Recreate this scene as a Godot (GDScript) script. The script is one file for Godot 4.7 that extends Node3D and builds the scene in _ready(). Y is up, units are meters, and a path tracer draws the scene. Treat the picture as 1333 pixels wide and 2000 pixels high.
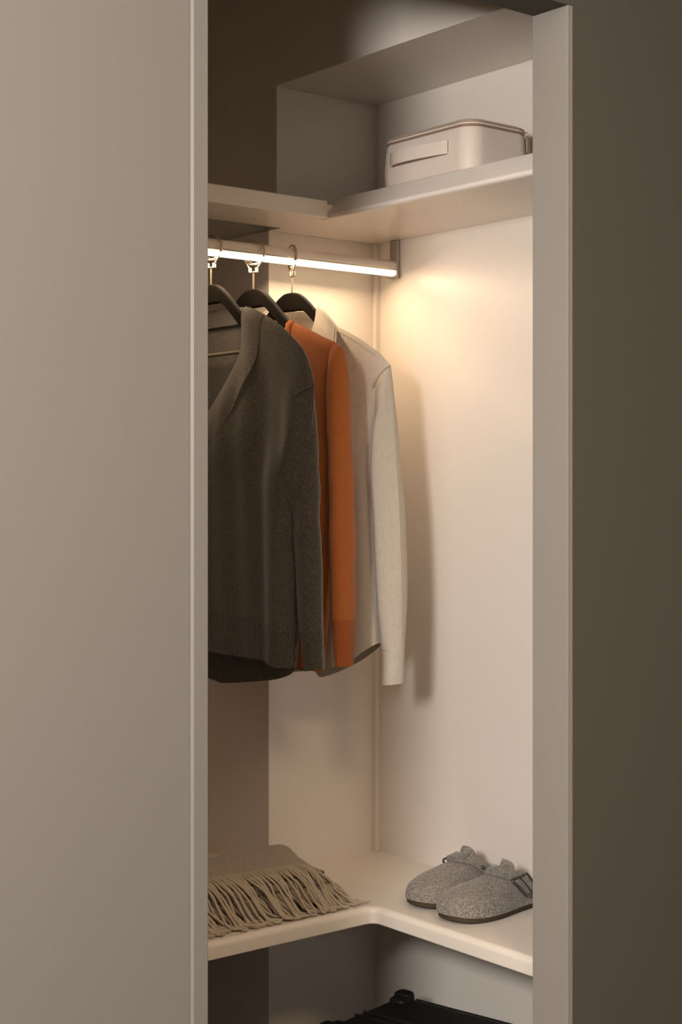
extends Node3D
# A corner wardrobe seen through a half-open sliding door: LED rail, three garments, shelves, throw, clogs.
# World: x to the right along the wardrobe's back wall, z towards the room, y up; the inner corner stands at x = 0, z = 0.

var M := {}
var org := Vector3.ZERO
var rng := RandomNumberGenerator.new()

# ------------------------------------------------------------------ mesh builder
class MB:
	var v := PackedVector3Array()
	var n := PackedVector3Array()
	var uv := PackedVector2Array()
	var ix := PackedInt32Array()

	static func normals(P: Array, cu: bool) -> Array:
		var R := P.size()
		var C: int = P[0].size()
		var out := []
		for r in R:
			var row := PackedVector3Array()
			for c in C:
				var r0 := maxi(r - 1, 0)
				var r1 := mini(r + 1, R - 1)
				var c0 := c - 1
				var c1 := c + 1
				if cu:
					c0 = (c - 1 + C) % C
					c1 = (c + 1) % C
				else:
					c0 = maxi(c0, 0)
					c1 = mini(c1, C - 1)
				var du: Vector3 = P[r][c1] - P[r][c0]
				var dv: Vector3 = P[r1][c] - P[r0][c]
				var nn := du.cross(dv)
				if nn.length() < 1e-12:
					var rr := r + (1 if r < R / 2 else -1)
					du = P[rr][c1] - P[rr][c0]
					nn = du.cross(dv)
				row.append(nn.normalized() if nn.length() > 1e-14 else Vector3.UP)
			out.append(row)
		return out

	func grid(P: Array, cu := false, flip := false, us := 1.0, vs := 1.0) -> void:
		var R := P.size()
		var C: int = P[0].size()
		var N := MB.normals(P, cu)
		var base := v.size()
		var CC := C + 1 if cu else C
		var vv := 0.0
		for r in R:
			if r > 0:
				vv += (P[r][C / 2] - P[r - 1][C / 2]).length()
			var uu := 0.0
			for c in CC:
				var k := c % C
				if c > 0:
					uu += (P[r][k] - P[r][c - 1]).length()
				v.append(P[r][k])
				n.append(-N[r][k] if flip else N[r][k])
				uv.append(Vector2(uu * us, vv * vs))
		for r in R - 1:
			for c in CC - 1:
				var a := base + r * CC + c
				var b := a + 1
				var d := a + CC
				var e := d + 1
				if flip:
					ix.append_array([a, b, d, b, e, d])
				else:
					ix.append_array([a, d, b, b, d, e])

	# a sheet of cloth or board with thickness: the face, its back and the four narrow borders
	func shell(P: Array, th: float, flip := false) -> void:
		var N := MB.normals(P, false)
		var Q := []
		for r in P.size():
			var row := PackedVector3Array()
			for c in P[r].size():
				row.append(P[r][c] - N[r][c] * (th if not flip else -th))
			Q.append(row)
		grid(P, false, flip)
		grid(Q, false, not flip)
		var L := P.size() - 1
		var K: int = P[0].size() - 1
		grid([Q[0], P[0]], false, flip)
		grid([P[L], Q[L]], false, flip)
		var a := []
		var b := []
		for r in L + 1:
			a.append(PackedVector3Array([Q[r][0], P[r][0]]))
			b.append(PackedVector3Array([P[r][K], Q[r][K]]))
		grid(a, false, flip)
		grid(b, false, flip)

	func fan(ring: PackedVector3Array, flip := false) -> void:
		var m := Vector3.ZERO
		for p in ring:
			m += p
		m /= ring.size()
		var nn := Vector3.ZERO
		for i in ring.size():
			nn += (ring[i] - m).cross(ring[(i + 1) % ring.size()] - m)
		nn = nn.normalized() * (-1.0 if flip else 1.0)
		var base := v.size()
		v.append(m)
		n.append(nn)
		uv.append(Vector2.ZERO)
		for p in ring:
			v.append(p)
			n.append(nn)
			uv.append(Vector2(p.x, p.z))
		for i in ring.size():
			var a := base + 1 + i
			var b := base + 1 + (i + 1) % ring.size()
			if flip:
				ix.append_array([base, a, b])
			else:
				ix.append_array([base, b, a])

	# closed rings joined by a skin, with caps
	func loft(P: Array, flip := false, caps := true) -> void:
		grid(P, true, flip)
		if caps:
			fan(P[0], not flip)
			fan(P[P.size() - 1], flip)

	func tube(pts: PackedVector3Array, rad, sides := 8, caps := true) -> void:
		var P := []
		var ref := Vector3.UP
		for i in pts.size():
			var t := (pts[mini(i + 1, pts.size() - 1)] - pts[maxi(i - 1, 0)]).normalized()
			if i == 0 and absf(t.dot(ref)) > 0.9:
				ref = Vector3.RIGHT
			var a := (ref - t * ref.dot(t)).normalized()
			ref = a
			var b := t.cross(a)
			var rr: float = rad[i] if rad is Array or rad is PackedFloat32Array else rad
			var row := PackedVector3Array()
			for k in sides:
				var th := TAU * k / sides
				row.append(pts[i] + (a * cos(th) + b * sin(th)) * rr)
			P.append(row)
		loft(P, false, caps)

	func rbox(c: Vector3, s: Vector3, rad := 0.002, k := 2, turn := Basis.IDENTITY) -> void:
		var h := s * 0.5
		rad = minf(rad, minf(h.x, minf(h.y, h.z)) * 0.999)
		for ax in 3:
			for sg in [-1.0, 1.0]:
				var a1 := (ax + 1) % 3
				var a2 := (ax + 2) % 3
				var l1 := stops(h[a1], rad, k)
				var l2 := stops(h[a2], rad, k)
				var base := v.size()
				for x in l1:
					for y in l2:
						var p := Vector3.ZERO
						p[ax] = sg * h[ax]
						p[a1] = x
						p[a2] = y
						var inner := p.clamp(-h + Vector3.ONE * rad, h - Vector3.ONE * rad)
						var d := (p - inner).normalized()
						v.append(c + turn * (inner + d * rad))
						n.append(turn * d)
						uv.append(Vector2(x, y))
				var W := l2.size()
				for i in l1.size() - 1:
					for j in W - 1:
						var a := base + i * W + j
						var e := a + W
						if sg > 0:
							ix.append_array([a, a + 1, e, a + 1, e + 1, e])
						else:
							ix.append_array([a, e, a + 1, a + 1, e, e + 1])

	static func stops(h: float, rad: float, k: int) -> PackedFloat32Array:
		var o := PackedFloat32Array()
		for i in k + 1:
			o.append(-h + rad * (1.0 - tan((1.0 - float(i) / k) * PI / 4)))
		o.append_array([])
		for i in range(k, -1, -1):
			o.append(h - rad * (1.0 - tan((1.0 - float(i) / k) * PI / 4)))
		return o

	# a closed outline in two axes, swept straight between two points, flat sides and caps
	func prism(poly: PackedVector2Array, ex: Vector3, ey: Vector3, from: Vector3, to: Vector3) -> void:
		var cnt := poly.size()
		var area := 0.0
		for i in cnt:
			area += poly[i].cross(poly[(i + 1) % cnt])
		var along := (to - from).normalized()
		var hand := signf(ex.cross(ey).dot(along)) * signf(area)
		for i in cnt:
			var p := poly[i]
			var q := poly[(i + 1) % cnt]
			var a := from + ex * p.x + ey * p.y
			var b := from + ex * q.x + ey * q.y
			var d := to + ex * p.x + ey * p.y
			var e := to + ex * q.x + ey * q.y
			var nn := (b - a).cross(along).normalized() * hand
			var base := v.size()
			for w in [a, b, d, e]:
				v.append(w)
				n.append(nn)
				uv.append(Vector2(w.x + w.z, w.y))
			if hand > 0:
				ix.append_array([base, base + 2, base + 1, base + 1, base + 2, base + 3])
				tri_fix(base, nn)
			else:
				ix.append_array([base, base + 1, base + 2, base + 1, base + 3, base + 2])
				tri_fix(base, nn)
		var tris := Geometry2D.triangulate_polygon(poly)
		for side in 2:
			var o := from if side == 0 else to
			var nn := -along if side == 0 else along
			var base := v.size()
			for p in poly:
				v.append(o + ex * p.x + ey * p.y)
				n.append(nn)
				uv.append(p)
			for t in range(0, tris.size(), 3):
				var a := base + tris[t]
				var b := base + tris[t + 1]
				var c := base + tris[t + 2]
				if (v[c] - v[a]).cross(v[b] - v[a]).dot(nn) > 0:
					ix.append_array([a, b, c])
				else:
					ix.append_array([a, c, b])

	func tri_fix(_base: int, nn: Vector3) -> void:
		# the last two triangles turned so that they face along nn
		for t in 2:
			var at := ix.size() - 6 + t * 3
			if (v[ix[at + 2]] - v[ix[at]]).cross(v[ix[at + 1]] - v[ix[at]]).dot(nn) < 0:
				var s := ix[at + 1]
				ix[at + 1] = ix[at + 2]
				ix[at + 2] = s

func commit(b: MB, called: String, mat: Material, parent: Node = null) -> MeshInstance3D:
	var arr := []
	arr.resize(Mesh.ARRAY_MAX)
	var vv := b.v
	if org != Vector3.ZERO:
		vv = b.v.duplicate()
		for i in vv.size():
			vv[i] -= org
	arr[Mesh.ARRAY_VERTEX] = vv
	arr[Mesh.ARRAY_NORMAL] = b.n
	arr[Mesh.ARRAY_TEX_UV] = b.uv
	arr[Mesh.ARRAY_INDEX] = b.ix
	var am := ArrayMesh.new()
	am.add_surface_from_arrays(Mesh.PRIMITIVE_TRIANGLES, arr)
	var o := MeshInstance3D.new()
	o.name = called
	o.mesh = am
	o.material_override = null
	am.surface_set_material(0, mat)
	(parent if parent else self).add_child(o, true)
	return o

var used := {}
func numbered(called: String) -> String:
	var k: int = used.get(called, 0)
	used[called] = k + 1
	return called if k == 0 else "%s_%03d" % [called, k]

# a thing: a Node3D at its base; everything committed after it is given in world coordinates
func thing(called: String, label: String, category: String, at: Vector3, group := "") -> Node3D:
	var o := Node3D.new()
	o.name = numbered(called)
	o.position = at
	org = at
	add_child(o, true)
	o.set_meta("label", label)
	o.set_meta("category", category)
	if group:
		o.set_meta("group", group)
	return o

func struct(called: String, b: MB, mat: Material, label: String, category: String) -> MeshInstance3D:
	org = Vector3.ZERO
	var o := commit(b, called, mat)
	o.set_meta("kind", "structure")
	o.set_meta("label", label)
	o.set_meta("category", category)
	return o

func box(lo: Vector3, hi: Vector3, rad := 0.0015, k := 1) -> MB:
	var b := MB.new()
	b.rbox((lo + hi) / 2, hi - lo, rad, k)
	return b

# ------------------------------------------------------------------ curves
func cr(p: PackedVector2Array, t: float) -> Vector2:
	var tot := 0.0
	var cnt := p.size()
	for i in cnt - 1:
		tot += p[i].distance_to(p[i + 1])
	var want := clampf(t, 0, 1) * tot
	for i in cnt - 1:
		var l := p[i].distance_to(p[i + 1])
		if want <= l or i == cnt - 2:
			var f := clampf(want / maxf(l, 1e-6), 0, 1)
			var a := p[maxi(i - 1, 0)]
			var d := p[mini(i + 2, cnt - 1)]
			var lin := p[i].lerp(p[i + 1], f)
			return p[i].cubic_interpolate(p[i + 1], a, d, f).lerp(lin, 0.35)
		want -= l
	return p[cnt - 1]

func tab(xs: Array, ys: Array, x: float) -> float:
	if x <= xs[0]:
		return ys[0]
	for i in xs.size() - 1:
		if x <= xs[i + 1]:
			var f: float = (x - xs[i]) / (xs[i + 1] - xs[i])
			var y0: float = ys[maxi(i - 1, 0)]
			var y3: float = ys[mini(i + 2, ys.size() - 1)]
			return lerpf(cubic_interpolate(ys[i], ys[i + 1], y0, y3, f), lerpf(ys[i], ys[i + 1], f), 0.4)
	return ys[ys.size() - 1]

func spline(c: Array, count: int) -> PackedVector3Array:
	var o := PackedVector3Array()
	for i in count:
		var t := float(i) / (count - 1) * (c.size() - 1)
		var k := mini(int(t), c.size() - 2)
		var f := t - k
		var a: Vector3 = c[maxi(k - 1, 0)]
		var d: Vector3 = c[mini(k + 2, c.size() - 1)]
		var p1: Vector3 = c[k]
		o.append(p1.cubic_interpolate(c[k + 1], a, d, f))
	return o

# ------------------------------------------------------------------ materials
func tex(im: Image) -> ImageTexture:
	return ImageTexture.create_from_image(im)

# colour flecks: a field of short fibres in a few tones
func fleck_image(size: int, tones: Array, fibres: int, length: int, seed_no: int, vertical := 0.0) -> Image:
	var r := RandomNumberGenerator.new()
	r.seed = seed_no
	var im := Image.create(size, size, false, Image.FORMAT_RGB8)
	im.fill(tones[0])
	for f in fibres:
		var c: Color = tones[r.randi() % tones.size()]
		var x := r.randf() * size
		var y := r.randf() * size
		var a := r.randf() * TAU
		if r.randf() < vertical:
			a = PI / 2 + r.randf_range(-0.3, 0.3)
		for s in length:
			x += cos(a)
			y += sin(a)
			a += r.randf_range(-0.25, 0.25)
			im.set_pixel(posmod(int(x), size), posmod(int(y), size), c)
	return im

func weave_image(size: int, wale: int, course: int, seed_no: int, strength: float) -> Image:
	var r := RandomNumberGenerator.new()
	r.seed = seed_no
	var im := Image.create(size, size, false, Image.FORMAT_RGB8)
	for y in size:
		for x in size:
			var g := 0.5 + strength * 0.25 * (cos(TAU * x / wale) + 0.6 * cos(TAU * (y + absf(float(posmod(x, wale)) - wale * 0.5) * 0.8) / course)) + r.randf_range(-0.14, 0.14)
			im.set_pixel(x, y, Color(g, g, g))
	return im

func std(c: Color, rough := 0.6, spec := 0.5) -> StandardMaterial3D:
	var m := StandardMaterial3D.new()
	m.albedo_color = c
	m.roughness = rough
	m.metallic_specular = spec
	m.cull_mode = BaseMaterial3D.CULL_DISABLED
	return m

func cloth(color_im: Image, tint: Color, bump_im: Image, scale: float, depth: float, sheen: float, tri := false) -> StandardMaterial3D:
	var m := std(tint, 0.95, 0.25)
	if color_im:
		m.albedo_texture = tex(color_im)
	if bump_im:
		m.heightmap_enabled = true
		m.heightmap_texture = tex(bump_im)
		m.heightmap_scale = depth
	m.uv1_scale = Vector3.ONE * scale
	m.uv1_triplanar = tri
	m.rim_enabled = sheen > 0
	m.rim = sheen
	m.rim_tint = 0.6
	return m

func make_materials() -> void:
	M.wall = std(Color8(226, 218, 209), 0.34, 0.5)
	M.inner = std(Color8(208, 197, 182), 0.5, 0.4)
	M.shelf = std(Color8(230, 222, 213), 0.24, 0.5)
	M.bench = std(Color8(228, 219, 207), 0.36, 0.5)
	M.door = std(Color8(118, 115, 110), 0.5, 0.4)
	M.lining = std(Color8(142, 137, 130), 0.5, 0.4)
	M.dark = std(Color8(84, 80, 73), 0.75, 0.3)
	M.room = std(Color8(188, 182, 174), 0.9, 0.2)
	M.ceil = std(Color8(232, 228, 222), 0.9, 0.2)
	M.floor = std(Color8(50, 44, 39), 0.5, 0.4)
	M.alu = std(Color8(226, 218, 208), 0.3, 0.5)
	M.alu.metallic = 0.25
	M.bracket = std(Color8(170, 158, 146), 0.35, 0.5)
	M.bracket.metallic = 0.6
	M.led = std(Color8(255, 250, 240), 0.5, 0.3)
	M.led.emission_enabled = true
	M.led.emission = Color(1.0, 0.93, 0.80)
	M.led.emission_energy_multiplier = 1.7
	M.glow = std(Color8(250, 248, 244), 0.5, 0.3)
	M.glow.emission_enabled = true
	M.glow.emission = Color(1.0, 0.95, 0.88)
	M.glow.emission_energy_multiplier = 1.2
	M.chrome = std(Color8(176, 164, 148), 0.45, 0.5)
	M.chrome.metallic = 0.95
	M.bar = std(Color8(120, 110, 98), 0.4, 0.4)
	M.hanger = std(Color8(24, 20, 17), 0.75, 0.18)
	# knits
	var grey := fleck_image(256, [Color8(80, 74, 67), Color8(68, 64, 59), Color8(98, 90, 81), Color8(86, 80, 71), Color8(56, 53, 50), Color8(120, 110, 97), Color8(50, 48, 45)], 22000, 2, 11)
	var knit := weave_image(256, 4, 4, 5, 0.8)
	M.grey = cloth(grey, Color8(250, 249, 246), knit, 5.4, 0.05, 0.9)
	var rib := weave_image(256, 8, 64, 6, 1.6)
	M.grey_rib = cloth(grey, Color8(240, 239, 236), rib, 5.4, 0.10, 0.8)
	var rust := fleck_image(256, [Color8(170, 98, 50), Color8(162, 92, 46), Color8(180, 106, 56), Color8(166, 95, 48)], 5000, 8, 17)
	M.rust = cloth(rust, Color.WHITE, knit, 9.0, 0.06, 0.4)
	M.rust_rib = cloth(rust, Color8(236, 226, 220), rib, 6.5, 0.10, 0.35)
	var linen := fleck_image(256, [Color8(203, 194, 182), Color8(198, 189, 176), Color8(209, 201, 189), Color8(193, 184, 172)], 4200, 14, 23, 0.5)
	M.linen = cloth(linen, Color.WHITE, weave_image(256, 4, 4, 9, 1.0), 6.0, 0.04, 0.25)
	M.linen.backlight_enabled = true
	M.linen.backlight = Color(0.22, 0.2, 0.17)
	M.button = std(Color8(226, 220, 208), 0.3, 0.5)
	var taupe := fleck_image(256, [Color8(166, 154, 137), Color8(158, 147, 130), Color8(176, 164, 147), Color8(148, 138, 123)], 5200, 9, 29)
	M.throw = cloth(taupe, Color8(255, 253, 250), weave_image(256, 8, 8, 31, 1.5), 5.0, 0.12, 0.4)
	M.tassel = cloth(fleck_image(128, [Color8(184, 170, 150), Color8(174, 161, 142), Color8(194, 180, 160)], 1200, 8, 30), Color.WHITE, null, 8.0, 0.0, 0.4)
	var felt := fleck_image(256, [Color8(132, 126, 119), Color8(104, 99, 95), Color8(168, 160, 150), Color8(82, 79, 77), Color8(142, 134, 127), Color8(204, 194, 182), Color8(58, 56, 56)], 20000, 2, 37)
	var felt_h := fleck_image(256, [Color(0.5, 0.5, 0.5), Color(0.3, 0.3, 0.3), Color(0.7, 0.7, 0.7), Color(0.9, 0.9, 0.9)], 14000, 3, 38)
	M.felt = cloth(felt, Color.WHITE, felt_h, 4.6, 0.08, 0.45, true)
	M.sole = std(Color8(72, 63, 51), 0.85, 0.25)
	M.cork = std(Color8(120, 96, 70), 0.9, 0.2)
	M.metal_dark = std(Color8(96, 94, 88), 0.35, 0.5)
	M.metal_dark.metallic = 0.8
	M.case = std(Color8(217, 204, 193), 0.5, 0.4)
	M.case.heightmap_enabled = true
	M.case.heightmap_texture = tex(fleck_image(128, [Color(0.5, 0.5, 0.5), Color(0.42, 0.42, 0.42), Color(0.58, 0.58, 0.58)], 2600, 4, 41))
	M.case.heightmap_scale = 0.03
	M.case.uv1_triplanar = true
	M.case.uv1_scale = Vector3.ONE * 9.0
	M.case_dark = std(Color8(168, 146, 128), 0.6, 0.3)
	M.zip = std(Color8(140, 118, 100), 0.5, 0.4)
	M.black = std(Color8(19, 20, 19), 0.5, 0.4)
	M.black_soft = std(Color8(22, 22, 22), 0.6, 0.4)

# ------------------------------------------------------------------ main
const EYE := 1.34
const CEILING_LAMP := Vector3(-1.2, 2.7, 2.75)
const LAMP := Vector3(-2.74, 1.76, 2.04)

func _ready() -> void:
	rng.seed = 7
	var cam := Camera3D.new()
	cam.name = "camera"
	cam.position = Vector3(-2.046, EYE, 2.42)
	cam.rotation_degrees = Vector3(0, -38.9, 0)
	cam.projection = Camera3D.PROJECTION_FRUSTUM
	cam.near = 0.05
	cam.far = 50.0
	cam.size = 2000.0 / 3008.0 * 0.05
	cam.frustum_offset = Vector2(0, -50.0 / 3008.0 * 0.05)
	add_child(cam)
	cam.current = true
	var env := Environment.new()
	env.background_mode = Environment.BG_SKY
	var sky := Sky.new()
	var sm := ProceduralSkyMaterial.new()
	sm.sky_top_color = Color(0.10, 0.12, 0.16)
	sm.sky_horizon_color = Color(0.16, 0.17, 0.19)
	sm.ground_bottom_color = Color(0.05, 0.05, 0.05)
	sm.ground_horizon_color = Color(0.12, 0.12, 0.12)
	sky.sky_material = sm
	env.sky = sky
	env.tonemap_mode = Environment.TONE_MAPPER_LINEAR
	env.tonemap_exposure = 1.0
	env.sdfgi_enabled = true
	env.ssao_enabled = true
	env.ssil_enabled = true
	var we := WorldEnvironment.new()
	we.name = "environment"
	we.environment = env
	add_child(we)
	# the room's floor lamp (its shade and stand are built in build_floor_lamp)
	var lamp := OmniLight3D.new()
	lamp.name = "floor_lamp_light"
	lamp.position = LAMP
	lamp.light_color = Color(1.0, 0.97, 0.945)
	lamp.light_energy = 6.5
	lamp.light_size = 0.19
	lamp.omni_range = 12.0
	lamp.omni_attenuation = 2.0
	lamp.shadow_enabled = true
	add_child(lamp)

	# flush ceiling lamp of the room (its body is built in build_ceiling_lamp)
	var top := AreaLight3D.new()
	top.name = "ceiling_lamp_light"
	top.area_size = Vector2(0.5, 0.5)
	top.position = CEILING_LAMP + Vector3(0, -0.064, 0)
	top.basis = Basis.looking_at(Vector3.DOWN, Vector3.RIGHT)
	top.light_color = Color(1.0, 0.83, 0.64)
	top.light_energy = 2.9
	top.area_normalize_energy = true
	top.area_range = 9.0
	top.shadow_enabled = true
	add_child(top)

	make_materials()
	build_room()
	build_ceiling_lamp()
	build_floor_lamp()
	build_wardrobe()
	build_rail()
	build_hangers()
	build_sweater_grey()
	build_sweater_rust()
	build_shirt()
	build_throw()
	build_clogs()
	build_case()
	build_suitcase()

# ------------------------------------------------------------------ the room and the wardrobe's shell
func build_room() -> void:
	struct("floor", box(Vector3(-5.3, -0.1, -0.7), Vector3(1.8, 0, 5.7)), M.floor, "wooden floor of the room and wardrobe", "floor")
	struct("ceiling", box(Vector3(-5.3, 2.7, -0.7), Vector3(1.8, 2.8, 5.7)), M.ceil, "white ceiling over the room and the wardrobe", "ceiling")
	var b := box(Vector3(-0.2848, 0, 0.7301), Vector3(1.7, 2.7, 0.8037), 0.0008)
	struct("wall_front", b, M.dark, "dark taupe wall to the right of the wardrobe opening", "wall")
	b = box(Vector3(-5.2, 0, 0.7301), Vector3(-1.7, 2.7, 0.8037))
	struct("wall_front_far", b, M.room, "plain wall to the left of the sliding door", "wall")
	b = box(Vector3(-1.70, 2.077, 0.7301), Vector3(-0.2848, 2.7, 0.8037), 0.0008)
	struct("trim_1", b, M.dark, "dark header above the wardrobe opening", "header")
	b = box(Vector3(-0.2965, 0, 0.7301), Vector3(-0.2850, 2.0768, 0.8045), 0.0008)
	struct("trim_2", b, M.lining, "pale door jamb lining beside the dark wall", "jamb")
	struct("wall_right_room", box(Vector3(1.7, 0, 0.7301), Vector3(1.8, 2.7, 5.7)), M.room, "right wall of the room", "wall")
	struct("wall_back_room", box(Vector3(-5.3, 0, 5.6), Vector3(1.8, 2.7, 5.7)), M.room, "wall behind the viewpoint", "wall")
	struct("wall_left", box(Vector3(-5.3, 0, 0.8037), Vector3(-5.2, 2.7, 5.6)), M.room, "left wall of the room", "wall")

func build_ceiling_lamp() -> void:
	var t := thing("ceiling_lamp", "flat round white lamp on the ceiling of the room", "lamp", CEILING_LAMP)
	for part in 2:
		var rows := []
		for l in ([[0.0, 0.31], [-0.045, 0.31], [-0.055, 0.302]] if part == 0 else [[-0.0552, 0.296], [-0.062, 0.29]]):
			var ring := PackedVector3Array()
			for i in 40:
				ring.append(CEILING_LAMP + Vector3(cos(TAU * i / 40) * l[1], l[0], sin(TAU * i / 40) * l[1]))
			rows.append(ring)
		var b := MB.new()
		b.loft(rows, false)
		commit(b, "lamp_body" if part == 0 else "lamp_diffuser", M.button if part == 0 else M.glow, t)

func build_floor_lamp() -> void:
	var f := Vector3(LAMP.x, 0, LAMP.z)
	var t := thing("floor_lamp", "floor lamp with a pale drum shade standing in the room", "lamp", f)
	for part in 3:
		var prof: Array = [[[0.0, 0.15], [0.012, 0.15], [0.018, 0.142], [0.022, 0.02]], [[0.022, 0.011], [LAMP.y - 0.216, 0.011]], [[LAMP.y - 0.215, 0.235], [LAMP.y + 0.215, 0.215]]][part]
		var rows := []
		for l in prof:
			var ring := PackedVector3Array()
			for i in 40:
				ring.append(f + Vector3(cos(TAU * i / 40) * l[1], l[0], sin(TAU * i / 40) * l[1]))
			rows.append(ring)
		var b := MB.new()
		b.loft(rows, true)
		commit(b, ["base", "pole", "lamp_shade"][part], [M.metal_dark, M.metal_dark, M.glow][part], t)

func build_wardrobe() -> void:
	struct("wall_right", box(Vector3(0, 0, -0.52), Vector3(0.1, 2.7, 0.73)), M.wall, "pale right wall of the wardrobe lit by the clothes rail", "wall")
	struct("wall_back", box(Vector3(-1.2, 0, -0.62), Vector3(0.1, 2.7, -0.52)), M.wall, "back wall of the wardrobe behind the pillar", "wall")
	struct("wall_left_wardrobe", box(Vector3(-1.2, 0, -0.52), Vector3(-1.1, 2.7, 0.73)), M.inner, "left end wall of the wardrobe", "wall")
	var b := box(Vector3(-0.255, 1.8372, -0.52), Vector3(0, 2.122, 0.0), 0.001)
	struct("wall_pillar", b, M.wall, "pillar at the back of the wardrobe above the shelf", "pillar")
	b = box(Vector3(-0.274, 0.0, -0.52), Vector3(0, 1.837, 0.0), 0.0002)
	struct("wall_pillar_lower", b, M.wall, "wider clad pillar behind the clothes rail, below the upper shelf", "pillar")
	b = box(Vector3(-0.257, 2.122, -0.52), Vector3(0, 2.7, 0.73), 0.001)
	struct("ceiling_beam", b, M.wall, "boxed-in beam under the wardrobe ceiling", "beam")
	b = MB.new()
	b.rbox(Vector3(-0.0055, 1.2145, 0.0055), Vector3(0.011, 1.245, 0.011), 0.001, 1)
	struct("trim_4", b, M.wall, "slim vertical strip in the corner of the wardrobe", "trim")

	# sliding door: a lacquered panel and its slightly proud edge profile
	org = Vector3.ZERO
	var d := struct("door_1", box(Vector3(-1.69, 0.01, 0.742), Vector3(-0.966, 2.072, 0.776), 0.001), M.door, "pale grey lacquered sliding door at the left, half open", "door")
	b = MB.new()
	b.rbox(Vector3(-1.328, 1.041, 0.7390), Vector3(0.724, 2.062, 0.0056), 0.0005, 1)
	var inner_face := commit(b, "back_panel", M.wall, d)
	inner_face.set_meta("label", "cream inner face of the door")
	b = MB.new()
	var pf := PackedVector2Array([Vector2(-0.9660, 0.742), Vector2(-0.9660, 0.7765), Vector2(-0.9630, 0.780), Vector2(-0.9420, 0.780), Vector2(-0.9402, 0.778), Vector2(-0.9402, 0.742)])
	b.prism(pf, Vector3.RIGHT, Vector3.BACK, Vector3(0, 0.01, 0), Vector3(0, 2.072, 0))
	var e := commit(b, "edge_profile", M.door, d)
	e.set_meta("label", "slim proud edge profile of the door")

	# upper shelf
	var t := thing("corner_shelf", "white L-shaped upper corner shelf carrying the beige zipped case", "shelf", Vector3(0, 1.837, 0))
	b = MB.new()
	b.rbox(Vector3(-0.1371, 1.8521, 0.08255), Vector3(0.2742, 0.030, 0.1649), 0.0008, 1)
	b.rbox(Vector3(-0.687, 1.852, 0.1025), Vector3(0.8258, 0.030, 0.125), 0.0008, 1)
	commit(b, "left_board", M.shelf, t)
	b = MB.new()
	b.rbox(Vector3(-0.686, 1.8535, 0.174), Vector3(0.828, 0.033, 0.018), 0.003, 3)
	commit(b, "front_lip", M.shelf, t)
	b = MB.new()
	var pr := PackedVector2Array([Vector2(0, 1.837), Vector2(-0.259, 1.837)])
	for i in 7:
		var a := deg_to_rad(-90 - i * 22.0)
		pr.append(Vector2(-0.2600, 1.8430) + Vector2(cos(a), sin(a)) * 0.006)
	for i in 5:
		var a := deg_to_rad(135 - i * 11.0)
		pr.append(Vector2(-0.2270, 1.8770) + Vector2(cos(a), sin(a)) * 0.006)
	pr.append(Vector2(-0.222, 1.8825))
	pr.append(Vector2(0, 1.8825))
	b.prism(pr, Vector3.RIGHT, Vector3.UP, Vector3(0, 0, 0.1655), Vector3(0, 0, 0.7295))
	commit(b, "right_board", M.shelf, t)

	# bench shelf with a rounded front edge and a rounded inner corner
	t = thing("bench_shelf", "thick cream L-shaped lower shelf with rounded front edge, under the clogs and throw", "shelf", Vector3(0, 0.592, 0))
	b = MB.new()
	var path := []   # [edge point, outward, back point]
	for x in [-1.1, -0.9, -0.7, -0.5, -0.35]:
		path.append([Vector2(x, 0.322), Vector2(0, 1), Vector2(x, 0.0)])
	var rc := 0.016
	for i in 7:
		var a := PI / 2 * i / 6.0
		path.append([Vector2(-0.278 - rc, 0.322 + rc) + rc * Vector2(sin(a), -cos(a)), Vector2(-sin(a), cos(a)), Vector2(0, 0)])
	for z in [0.40, 0.5, 0.62, 0.7295]:
		path.append([Vector2(-0.278, z), Vector2(-1, 0), Vector2(0, z)])
	var P := []
	var rt := 0.011
	for p in path:
		var row := PackedVector3Array()
		var ed: Vector2 = p[0]
		var out: Vector2 = p[1]
		var bk: Vector2 = p[2]
		row.append(Vector3(bk.x, 0.592, bk.y))
		var q0 := ed - out * rt
		row.append(Vector3(lerpf(bk.x, q0.x, 0.9), 0.592, lerpf(bk.y, q0.y, 0.9)))
		for i in 6:
			var a := PI / 2 * i / 5.0
			var q := ed - out * (rt - rt * sin(a))
			row.append(Vector3(q.x, 0.592 - rt + rt * cos(a), q.y))
		for i in 4:
			var a := PI / 2 * i / 3.0
			var q := ed - out * (0.003 - 0.003 * cos(a))
			row.append(Vector3(q.x, 0.562 + 0.003 - 0.003 * sin(a), q.y))
		row.append(Vector3(bk.x, 0.562, bk.y))
		P.append(row)
	b.grid(P, false, true)
	b.fan(P[0], false)
	b.fan(P[P.size() - 1], true)
	commit(b, "board", M.bench, t)
	b = MB.new()
	b.rbox(Vector3(-0.687, 0.577, -0.2605), Vector3(0.826, 0.030, 0.519), 0.001, 1)
	commit(b, "rear_board", M.bench, t)

# ------------------------------------------------------------------ lit clothes rail
const SHIRT_TURN := deg_to_rad(14.0)
const RY := 1.780
const RZ := 0.063

func rail_profile(from_a: float, to_a: float, grow := 0.0) -> PackedVector2Array:
	# a stadium 22 mm wide and 33 mm tall, walked by angle from the bottom
	var o := PackedVector2Array()
	for i in 25:
		var a := lerpf(from_a, to_a, i / 24.0)
		var c := Vector2(sin(a), -cos(a)) * (0.011 + grow)
		c.y += 0.0055 * clampf(-cos(a) * 6.0, -1, 1)
		o.append(c)
	return o

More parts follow.
